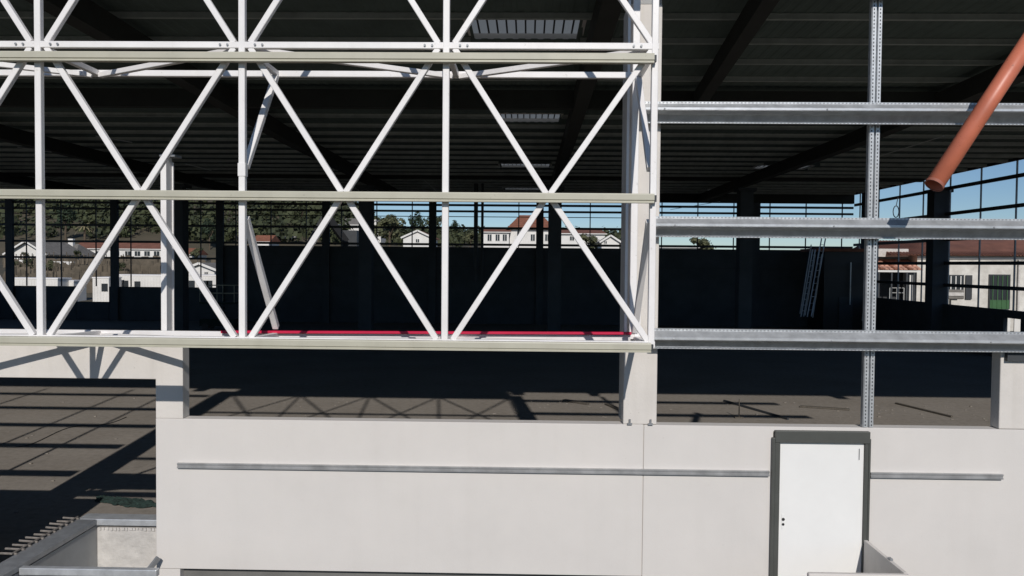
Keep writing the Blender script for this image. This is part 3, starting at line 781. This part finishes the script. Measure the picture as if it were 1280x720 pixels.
# palm
pb = at(106, 300, 200); pz = hillz(pb.x, 200); top = at(106, 284, 200)
pm = empty('palm_tree', (pb.x, 200, pz), 'small dry palm tree above the red roofed long house', 'tree')
MB().tube((pb.x, 200, pz), (pb.x, 200, top.z), .35, 8, .25).build('trunk', 'trunk', pm)
for k in range(22):
    an = k*2.4; el = random.uniform(-.3, 1.1); L = random.uniform(2.4, 3.4)
    t = MB(); prev = Vector((pb.x, 200, top.z)); dd = Vector((math.cos(an)*math.cos(el), math.sin(an)*math.cos(el), math.sin(el)))
    for s in range(5):
        nxt = prev+dd*L/5; dd = (dd+Vector((0, 0, -.32))).normalized()
        sd = dd.cross(Vector((0, 0, 1))).normalized()*(.35-.06*s)
        t.add([prev-sd, prev+sd, nxt+sd*.8, nxt-sd*.8], [(0, 1, 2, 3)]); prev = nxt
    t.build('frond', 'palm_leaf', pm)
# wooded hillside as one mass
rnd = random.Random(5)
wood = MB(); 
def wclump(x, y, s):
    z = hillz(x, y)
    for i in range(46):
        v = Vector((rnd.gauss(0, 1), rnd.gauss(0, 1), rnd.gauss(0, 1))).normalized()
        rr = rnd.uniform(.6, 1.12); P = Vector((x+v.x*s*rr, y+v.y*s*rr, z+s*.7+v.z*s*.9*rr))
        nrm = (v+Vector((rnd.uniform(-.7, .7), rnd.uniform(-.7, .7), rnd.uniform(-.3, .7)))).normalized()
        u = nrm.orthogonal().normalized(); a = nrm.cross(u); ss = s*.20*rnd.uniform(.5, 1.4)
        wood.add([P-u*ss, P+a*ss*.8, P+u*ss, P-a*ss*.8], [(0, 1, 2, 3)])
woods = []
for k in range(3400):
    y = rnd.uniform(208, 420); px = rnd.uniform(-60, 800)
    x = (px-660)/1000*y
    if px > 440 and y < 300 and rnd.random() < .75: continue
    if px > 600 and (y < 300 or rnd.random() < .5): continue
    n_ = mnoise.noise(Vector((x*.03, y*.03, 4)))
    if n_ < -.12 and rnd.random() < .8: continue
    wclump(x, y, rnd.uniform(1.6, 4.2))
wd_ = wood.build('hillside_wood', 'foliage'); tag(wd_, 'dense green wood covering the hillside behind the houses', 'wood', kind='stuff')
# vineyard stakes and fence on the left terrace
vy = MB()
for k in range(230):
    px = rnd.uniform(8, 272); Y = rnd.uniform(92, 150)
    b = at(px, 340, Y); z = hillz(b.x, Y)
    vy.box(b.x-.05, Y-.05, z-.2, b.x+.05, Y+.05, z+rnd.uniform(1.2, 2.2))
for r_ in range(9):
    Y = 94+6.5*r_; xA = at(5, 340, Y).x; xB = at(275, 340, Y).x
    for k in range(60):
        xx = xA+(xB-xA)*rnd.random(); z = hillz(xx, Y)
        leaf = MB(); 
        vy.add([(xx-.8, Y, z), (xx+.8, Y+.1, z+.1), (xx+.7, Y+.2, z+rnd.uniform(.5, 1.4)), (xx-.7, Y+.3, z+rnd.uniform(.5, 1.5))], [(0, 1, 2, 3)])
tag(vy.build('vineyard', 'vine'), 'rows of brown stakes and dry vines on the terrace below the houses', 'vineyard', kind='stuff')

def house(px0, px1, y_eave, y_base, y_ridge, Y, dep, label, name='house', wall='stucco', roofm='clay_roof', wins=(), hip=.0, front_gable=False, doors=(), winpx=(7, 6), over=.4, chim=None):
    """px0..px1 wall extent in the picture, at distance Y"""
    a = at(px0, y_base, Y); b = at(px1, y_base, Y); ze = at((px0+px1)/2, y_eave, Y).z; zr_ = at((px0+px1)/2, y_ridge, Y+dep*.5).z
    zg = min(a.z, hillz((a.x+b.x)/2, Y)-.3) if Y > 63 else a.z
    x0, x1 = a.x, b.x
    e = empty(name, ((x0+x1)/2, Y, zg), label, 'house')
    MB().box(x0, Y, zg, x1, Y+dep, ze).build('wall', wall, e)
    o_ = over
    if front_gable:
        xm = (x0+x1)/2
        MB().add([(x0, Y, ze), (x1, Y, ze), (xm, Y, zr_-.1), (x0, Y+dep, ze), (x1, Y+dep, ze), (xm, Y+dep, zr_-.1)], [(0, 1, 2), (3, 5, 4), (0, 2, 5, 3), (1, 4, 5, 2), (0, 3, 4, 1)]).build('gable', wall, e)
        for s in (-1, 1):
            xe_ = xm+s*((x1-x0)/2+o_)
            zz = ze - o_*(zr_-ze)/((x1-x0)/2)
            rf = MB().add([(xe_, Y-o_, zz), (xm, Y-o_, zr_), (xm, Y+dep+o_, zr_), (xe_, Y+dep+o_, zz), (xe_, Y-o_, zz+.2), (xm, Y-o_, zr_+.2), (xm, Y+dep+o_, zr_+.2), (xe_, Y+dep+o_, zz+.2)],
                          [(0, 1, 2, 3), (4, 7, 6, 5), (0, 4, 5, 1), (1, 5, 6, 2), (2, 6, 7, 3), (3, 7, 4, 0)]).build('roof', roofm, e)
            MB().bar((xe_, Y-o_-.03, zz+.1), (xm, Y-o_-.03, zr_+.1), .3, .05).build('bargeboard', 'stucco', e)
    else:
        yr = Y+dep/2; h = hip*(x1-x0)
        A = [(x0-o_, Y-o_, ze), (x1+o_, Y-o_, ze), (x1+o_, Y+dep+o_, ze), (x0-o_, Y+dep+o_, ze), (x0-o_+h, yr, zr_), (x1+o_-h, yr, zr_)]
        rf = MB().add(A, [(0, 1, 5, 4), (1, 2, 5), (2, 3, 4, 5), (3, 0, 4), (0, 3, 2, 1)]).build('roof', roofm, e)
        MB().box(x0-o_, Y-o_-.08, ze-.14, x1+o_, Y-o_-.01, ze+.03).build('gutter', 'stucco', e)
    if chim:
        c_ = at(chim, y_ridge, Y+dep*.4)
        MB().box(c_.x-.5, Y+dep*.4, ze, c_.x+.5, Y+dep*.4+.8, zr_+1.1).build('chimney', wall, e)
    for (cx, cy) in wins:
        c_ = at(cx, cy, Y); hw = winpx[0]/2000*Y; hh = winpx[1]/2000*Y
        f = MB().box(c_.x-hw-.1, Y-.06, c_.z-hh-.1, c_.x+hw+.1, Y-.005, c_.z+hh+.1).build('window', 'stucco', e)
        MB().box(c_.x-hw, Y-.09, c_.z-hh, c_.x+hw, Y-.065, c_.z+hh).build('pane', 'window', f)
        MB().box(c_.x-.04, Y-.12, c_.z-hh, c_.x+.04, Y-.095, c_.z+hh).build('window_bar', 'stucco', f)
    for (cx, c0, c1, w_) in doors:
        pa = at(cx, c0, Y); pb_ = at(cx, c1, Y)
        MB().box(pa.x-w_/2000*Y, Y-.08, pb_.z, pa.x+w_/2000*Y, Y-.01, pa.z).build('door', 'shutter', e)
    return e
house(92, 206, 311, 330, 302, 190, 9, 'long white house with a low brown roof below the palm', roofm='brown_roof', wins=[(124, 317), (146, 317), (160, 317), (172, 317), (184, 317), (196, 317)], winpx=(7, 6))
house(12, 57, 316, 332, 303, 150, 12, 'grey roofed house with white gable trim at the far left', roofm='grey_roof', front_gable=True, over=.8, wins=[(25, 323), (45, 323)], winpx=(4, 5))
house(60, 92, 321, 340, 305, 160, 10, 'grey roofed white house between the gable house and the long house', roofm='grey_roof', hip=.4, wins=[(76, 331)], winpx=(5, 5), chim=88)
house(272, 296, 291, 305, 287, 240, 8, 'small white hillside house behind the left truss vertical', roofm='grey_roof', wins=[(283, 296)], winpx=(3, 4))
house(322, 339, 287, 297, 280, 245, 8, 'narrow white house with two windows high on the slope', roofm='grey_roof', front_gable=True, wins=[(327, 290), (334, 290)], winpx=(3, 4))
house(316, 336, 302, 312, 294, 190, 8, 'low house with a dark red roof beside the leaning brace', roofm='clay_roof', wins=[])
house(424, 452, 281, 303, 273, 220, 10, 'pale house with a grey roof near the middle truss crossing', roofm='grey_roof', hip=.2, wins=[(436, 292), (446, 292)], winpx=(5, 5))
house(463, 476, 282, 297, 276, 230, 8, 'tiny white gabled house between two dark columns', roofm='grey_roof', front_gable=True, wins=[(468, 287)], winpx=(3, 3))
house(504, 540, 297, 308, 290, 150, 9, 'white house with an orange gabled roof at mid height', roofm='clay_roof', front_gable=True, wins=[(522, 301)], winpx=(4, 4))
house(637, 690, 286, 310, 269, 170, 14, 'large white house with a broad red tiled hip roof', roofm='clay_roof', hip=.3, wins=[(649, 292), (666, 297), (684, 297)], winpx=(5, 8), over=.7)
house(604, 636, 290, 310, 284, 168, 9, 'white wing with a grey front left of the large red roofed house', roofm='brown_roof', wins=[(612, 297), (622, 297), (631, 297)], winpx=(5, 8))
house(700, 756, 292, 308, 286, 160, 12, 'wide low house with brown tiled roofs', roofm='brown_roof', hip=.1, wins=[(715, 298)], winpx=(5, 5))
house(752, 774, 302, 310, 296, 140, 8, 'small white gabled house left of the tall white column', roofm='grey_roof', front_gable=True, wins=[(757, 303)], winpx=(3, 3))
house(826, 872, 309, 316, 307, 170, 8, 'far white shed seen just over the dark wall', roofm='stucco', wins=[])

house(232, 268, 337, 350, 330, 105, 7, 'small white gabled house above the cabins right of the H post', roofm='grey_roof', front_gable=True, wins=[(245, 342), (258, 342)], winpx=(4, 4))
house(208, 240, 318, 330, 310, 175, 8, 'low pale house with a red roof right of the long house', roofm='clay_roof', wins=[(226, 323), (234, 323)], winpx=(4, 4))
house(296, 318, 288, 297, 283, 250, 8, 'small house on the slope just right of the second truss vertical', roofm='clay_roof', wins=[(310, 291)], winpx=(3, 3))
house(352, 368, 296, 303, 291, 215, 8, 'tiny house with a grey roof among the trees', roofm='grey_roof', hip=.2, wins=[(360, 299)], winpx=(3, 3))
for px0, px1, yt, yb_, Y, lb in ((12, 50, 325, 333, 136, 'white garden wall below the gabled house at the far left'), (66, 92, 327, 336, 132, 'white garden wall below the hipped grey roof'), (100, 200, 332, 335, 120, 'low brown terrace wall below the long house')):
    a = at(px0, yb_, Y); b = at(px1, yt, Y); z0 = min(a.z, hillz(a.x, Y)-.3, hillz(b.x, Y)-.3)
    tag(MB().box(a.x, Y, z0, b.x, Y+.4, b.z).build('garden_wall', 'vine' if 'brown' in lb else 'stucco'), lb, 'wall')
for k, px, yy, Y, hpx, lb in ((2, 20, 340, 125, 10, 'olive bush before the white garden wall'), (0, 36, 341, 122, 12, 'rounded green bush before the white garden wall'), (2, 58, 338, 120, 14, 'dry bush beside the first truss vertical'), (0, 96, 330, 150, 13, 'green bush at the left end of the long house'),
                              (1, 212, 312, 185, 22, 'dark tree at the right end of the long house'), (0, 150, 340, 118, 8, 'low bush on the terrace below the long house'), (0, 300, 300, 220, 20, 'tree beside the small house on the slope'), (2, 246, 322, 170, 14, 'dry olive tree above the gabled house')):
    put_tree(k, px, yy, Y, hpx, lb)

def container(px0, px1, y0, y1, Y, label, wins=()):
    a = at(px0, y1, Y); b = at(px1, y0, Y); z0 = min(a.z, hillz(a.x, Y)-.1)
    e = empty('site_cabin', ((a.x+b.x)/2, Y, z0), label, 'cabin', 'white site cabins beyond the hall')
    MB().box(a.x, Y, z0, b.x, Y+2.4, b.z).build('shell', 'stucco', e)
    MB().box(a.x-.05, Y-.05, b.z+.001, b.x+.05, Y+2.45, b.z+.12).build('roof_sheet', 'white_steel', e)
    n_ = int((b.x-a.x)/.3); t = MB()
    for k in range(n_): t.box(a.x+.1+k*.3, Y-.03, z0+.1, a.x+.2+k*.3, Y-.001, b.z-.1)
    t.build('ribs', 'stucco', e)['kind'] = 'stuff'
    for cx, cy in wins:
        c_ = at(cx, cy, Y); MB().box(c_.x-.3, Y-.06, c_.z-.4, c_.x+.3, Y-.031, c_.z+.35).build('window', 'window', e)
container(8, 72, 349, 362, 80, 'low white cabin roof at the far left below the fence', [])
container(74, 92, 352, 366, 82, 'short ribbed white cabin right of the first truss vertical')
container(116, 136, 348, 385, 76.5, 'pale cabin with one dark window seen through the wall notch', [(131, 359)])
container(142, 202, 345, 365, 79.5, 'long white cabin left of the steel H post', [(157, 355), (172, 356)])
container(233, 270, 345, 365, 80.5, 'white cabin with small windows right of the steel H post', [(240, 355), (257, 355), (262, 355)])

# big old house to the right
HB = 60.0
def hb(px, py, Y=HB): return at(px, py, Y)
hz0 = -.35
oh = empty('old_farmhouse', (hb(1210, 380).x, HB, hz0), 'old white plastered house with a brown tiled roof beyond the right wall', 'house')
xA, xB = hb(1146, 350).x, hb(1330, 350).x; ztopw = hb(1210, 319.5).z
MB().box(xA, HB, hz0, xB, HB+9, ztopw).build('wall', 'old_plaster', oh)
zrid = at(1210, 297, HB+4).z
rf = MB().add([(xA-2.2, HB-.5, ztopw-.02), (xB+.5, HB-.5, ztopw-.02), (xB+.5, HB+4.5, zrid), (xA-2.0, HB+4.5, zrid-.4), (xA-2.2, HB+9.5, ztopw), (xB+.5, HB+9.5, ztopw)],
              [(0, 1, 2, 3), (3, 2, 5, 4), (0, 3, 4), (1, 5, 2), (0, 4, 5, 1)]).build('roof', 'brown_roof', oh)
t = MB()
x = xA-2.1
while x < xB: t.bar((x, HB-.52, ztopw+.03), (x+.05, HB+4.4, zrid-.28+.0*(x)), .12, .06, (0, 0, 1)); x += .24
t.build('roof_tiles', 'brown_roof', oh)['kind'] = 'stuff'
MB().box(xA-.05, HB-.12, ztopw-.26, xB, HB-.003, ztopw-.06).build('cornice', 'stucco', oh)
def opening(x0, y0, x1, y1, m, nm, bars=4, shut=None):
    a = hb(x0, y1); b = hb(x1, y0)
    f = MB().box(a.x-.08, HB-.08, a.z-.08, b.x+.08, HB-.004, b.z+.08).build(nm, 'shutter', oh)
    MB().box(a.x, HB-.11, a.z, b.x, HB-.085, b.z).build('pane', m, f)
    for k in range(bars):
        xx = a.x+(b.x-a.x)*(k+.5)/bars; MB().box(xx-.035, HB-.15, a.z, xx+.035, HB-.115, b.z).build('window_bar', 'stucco' if nm == 'window' else 'shutter', f)
opening(1184, 345, 1203, 368, 'window', 'window', 3)
for (sx0, sx1) in ((1176, 1182.5), (1206, 1214.5)):
    a = hb(sx0, 369); b = hb(sx1, 344); s_ = MB().box(a.x, HB-.12, a.z-.3, b.x, HB-.04, b.z).build('shutter', 'shutter', oh)
a = hb(1236, 386); b = hb(1261, 344.5)
dr_ = MB().box(a.x-.08, HB-.1, a.z, b.x+.08, HB-.004, b.z+.08).build('glazed_door', 'shutter', oh)
MB().box(a.x, HB-.13, hb(1248, 374).z, b.x, HB-.105, b.z).build('pane', 'window', dr_)
MB().box(a.x, HB-.14, a.z, b.x, HB-.104, hb(1248, 375).z).build('door_panel', 'green_door', dr_)
for k in range(4):
    xx = a.x+(b.x-a.x)*(k+.5)/4; MB().box(xx-.03, HB-.17, a.z, xx+.03, HB-.135, b.z).build('door_bar', 'green_door', dr_)
a = hb(1181, 379, HB-2); b = hb(1203, 362, HB-2)
ac = empty('tank_unit', ((a.x+b.x)/2, HB-2, hz0), 'beige boxy unit on a stand in front of the shuttered window', 'unit')
o = MB().box(a.x, HB-2.3, a.z+.3, b.x, HB-1.6, b.z).build('casing', 'grey_roof', ac); bevel(o, .08, 3)
MB().box(a.x+.08, HB-2.36, a.z+.55, b.x-.08, HB-2.31, b.z-.2).build('louvre', 'rough_concrete', ac)
MB().box(a.x+.4, HB-2.1, hz0, b.x-.4, HB-1.8, a.z+.29).build('stand', 'old_plaster', ac)
MB().box(hb(1270, 385).x, HB-.2, hz0, hb(1272, 385).x, HB-.08, ztopw-.3).build('downpipe', 'rough_concrete', oh)
# porch with pink tiles and grey lean-to
pc = empty('tiled_porch', (hb(1120, 380).x, HB-1, hz0), 'dark open porch with a scalloped pink tile canopy beside the old house', 'porch')
x0 = hb(1092, 350).x; x1 = xA-.02
MB().box(x0-1, HB+2.2, hz0, x1, HB+2.4, hb(1120, 338).z).build('back_wall', 'shutter', pc)
zc1, zc0 = hb(1120, 325, HB-1).z, hb(1120, 337.5, HB-1).z
MB().add([(x0-1, HB-1, zc0), (x1, HB-1, zc0), (x1, HB+1.4, zc1+.1), (x0-1, HB+1.4, zc1+.1)], [(0, 1, 2, 3)]).build('canopy', 'tile_pink', pc)
k = 0
for row in range(3):
    x = x0-1
    while x < x1-.2:
        yy = HB-1+row*.8; zz = zc0+(zc1-zc0)*row/3
        pts = [(x+.14*(1-math.cos(tt)), zz+.10*math.sin(tt)+.03) for tt in [math.pi*i/5 for i in range(6)]]
        MB().add([(a_x, yy-.05, a_z) for a_x, a_z in pts]+[(a_x, yy+.85, a_z+.18) for a_x, a_z in pts], [(i, i+1, i+7, i+6) for i in range(5)]+[(0, 1, 2, 3, 4, 5)]).build('roof_tile', 'tile_pink' if (k % 3) else 'clay_roof', pc)
        x += .34; k += 1
MB().box(x0-1, HB-1.05, zc0-.16, x1, HB-.9, zc0-.02).build('fascia', 'stucco', pc)
for px in (1099, 1115, 1134, 1143):
    p = hb(px, 340, HB-1); MB().box(p.x-.05, HB-1, hz0, p.x+.05, HB-.9, zc0-.17).build('post', 'dark_steel', pc)
MB().box(x0-1, HB+.3, zc1+.25, x1-.5, HB+2.6, hb(1120, 311, HB+.3).z).build('upper_wall', 'rough_concrete', pc)
p = hb(1138, 360, HB-.6)
MB().box(p.x-.12, HB-.7, hz0, p.x+.14, HB-.5, hb(1138, 343).z).build('white_post', 'stucco', pc)
# metal chair frame under the porch
ch = empty('porch_bench', (hb(1125, 372).x, HB-.3, hz0), 'thin metal bench frame under the porch', 'bench')
a = hb(1112, 372, HB-.3); b = hb(1130, 360, HB-.3)
for xx in (a.x, (a.x+b.x)/2, b.x): MB().tube((xx, HB-.3, hz0), (xx, HB-.3, b.z), .035, 6).build('leg', 'ladder', ch)
MB().tube((a.x, HB-.3, b.z), (b.x, HB-.3, b.z), .035, 6).build('back_rail', 'ladder', ch)
MB().tube((a.x, HB-.3, (a.z+b.z)/2), (b.x, HB-.3, (a.z+b.z)/2), .035, 6).build('seat_rail', 'ladder', ch)
# telehandler with raised boom beyond the far wall
tb = at(437, 306, 64)
te = empty('telehandler', (tb.x, 64, -.35), 'dark telescopic handler with its boom raised beyond the far wall', 'telehandler')
gz = -.35
MB().box(tb.x-1.6, 64, gz+.6, tb.x+1.6, 66, gz+4.4).build('body', 'black', te)
MB().box(tb.x-.6, 63.9, gz+4.4, tb.x+.6, 65.6, at(437, 288, 64).z).build('cab', 'dark_steel', te)
MB().bar(at(432, 302, 63.5), at(407, 268, 62.5), .5, .5, (0, 0, 1)).build('boom', 'black', te)
MB().bar(at(407, 268, 62.5), at(382, 312, 62.0), .35, .4, (0, 0, 1)).build('boom_arm', 'black', te)
for sx in (-1.1, 1.1): MB().tube((tb.x+sx, 63.8, gz+.7), (tb.x+sx, 64.2, gz+.7), .7, 16).build('wheel', 'black', te)
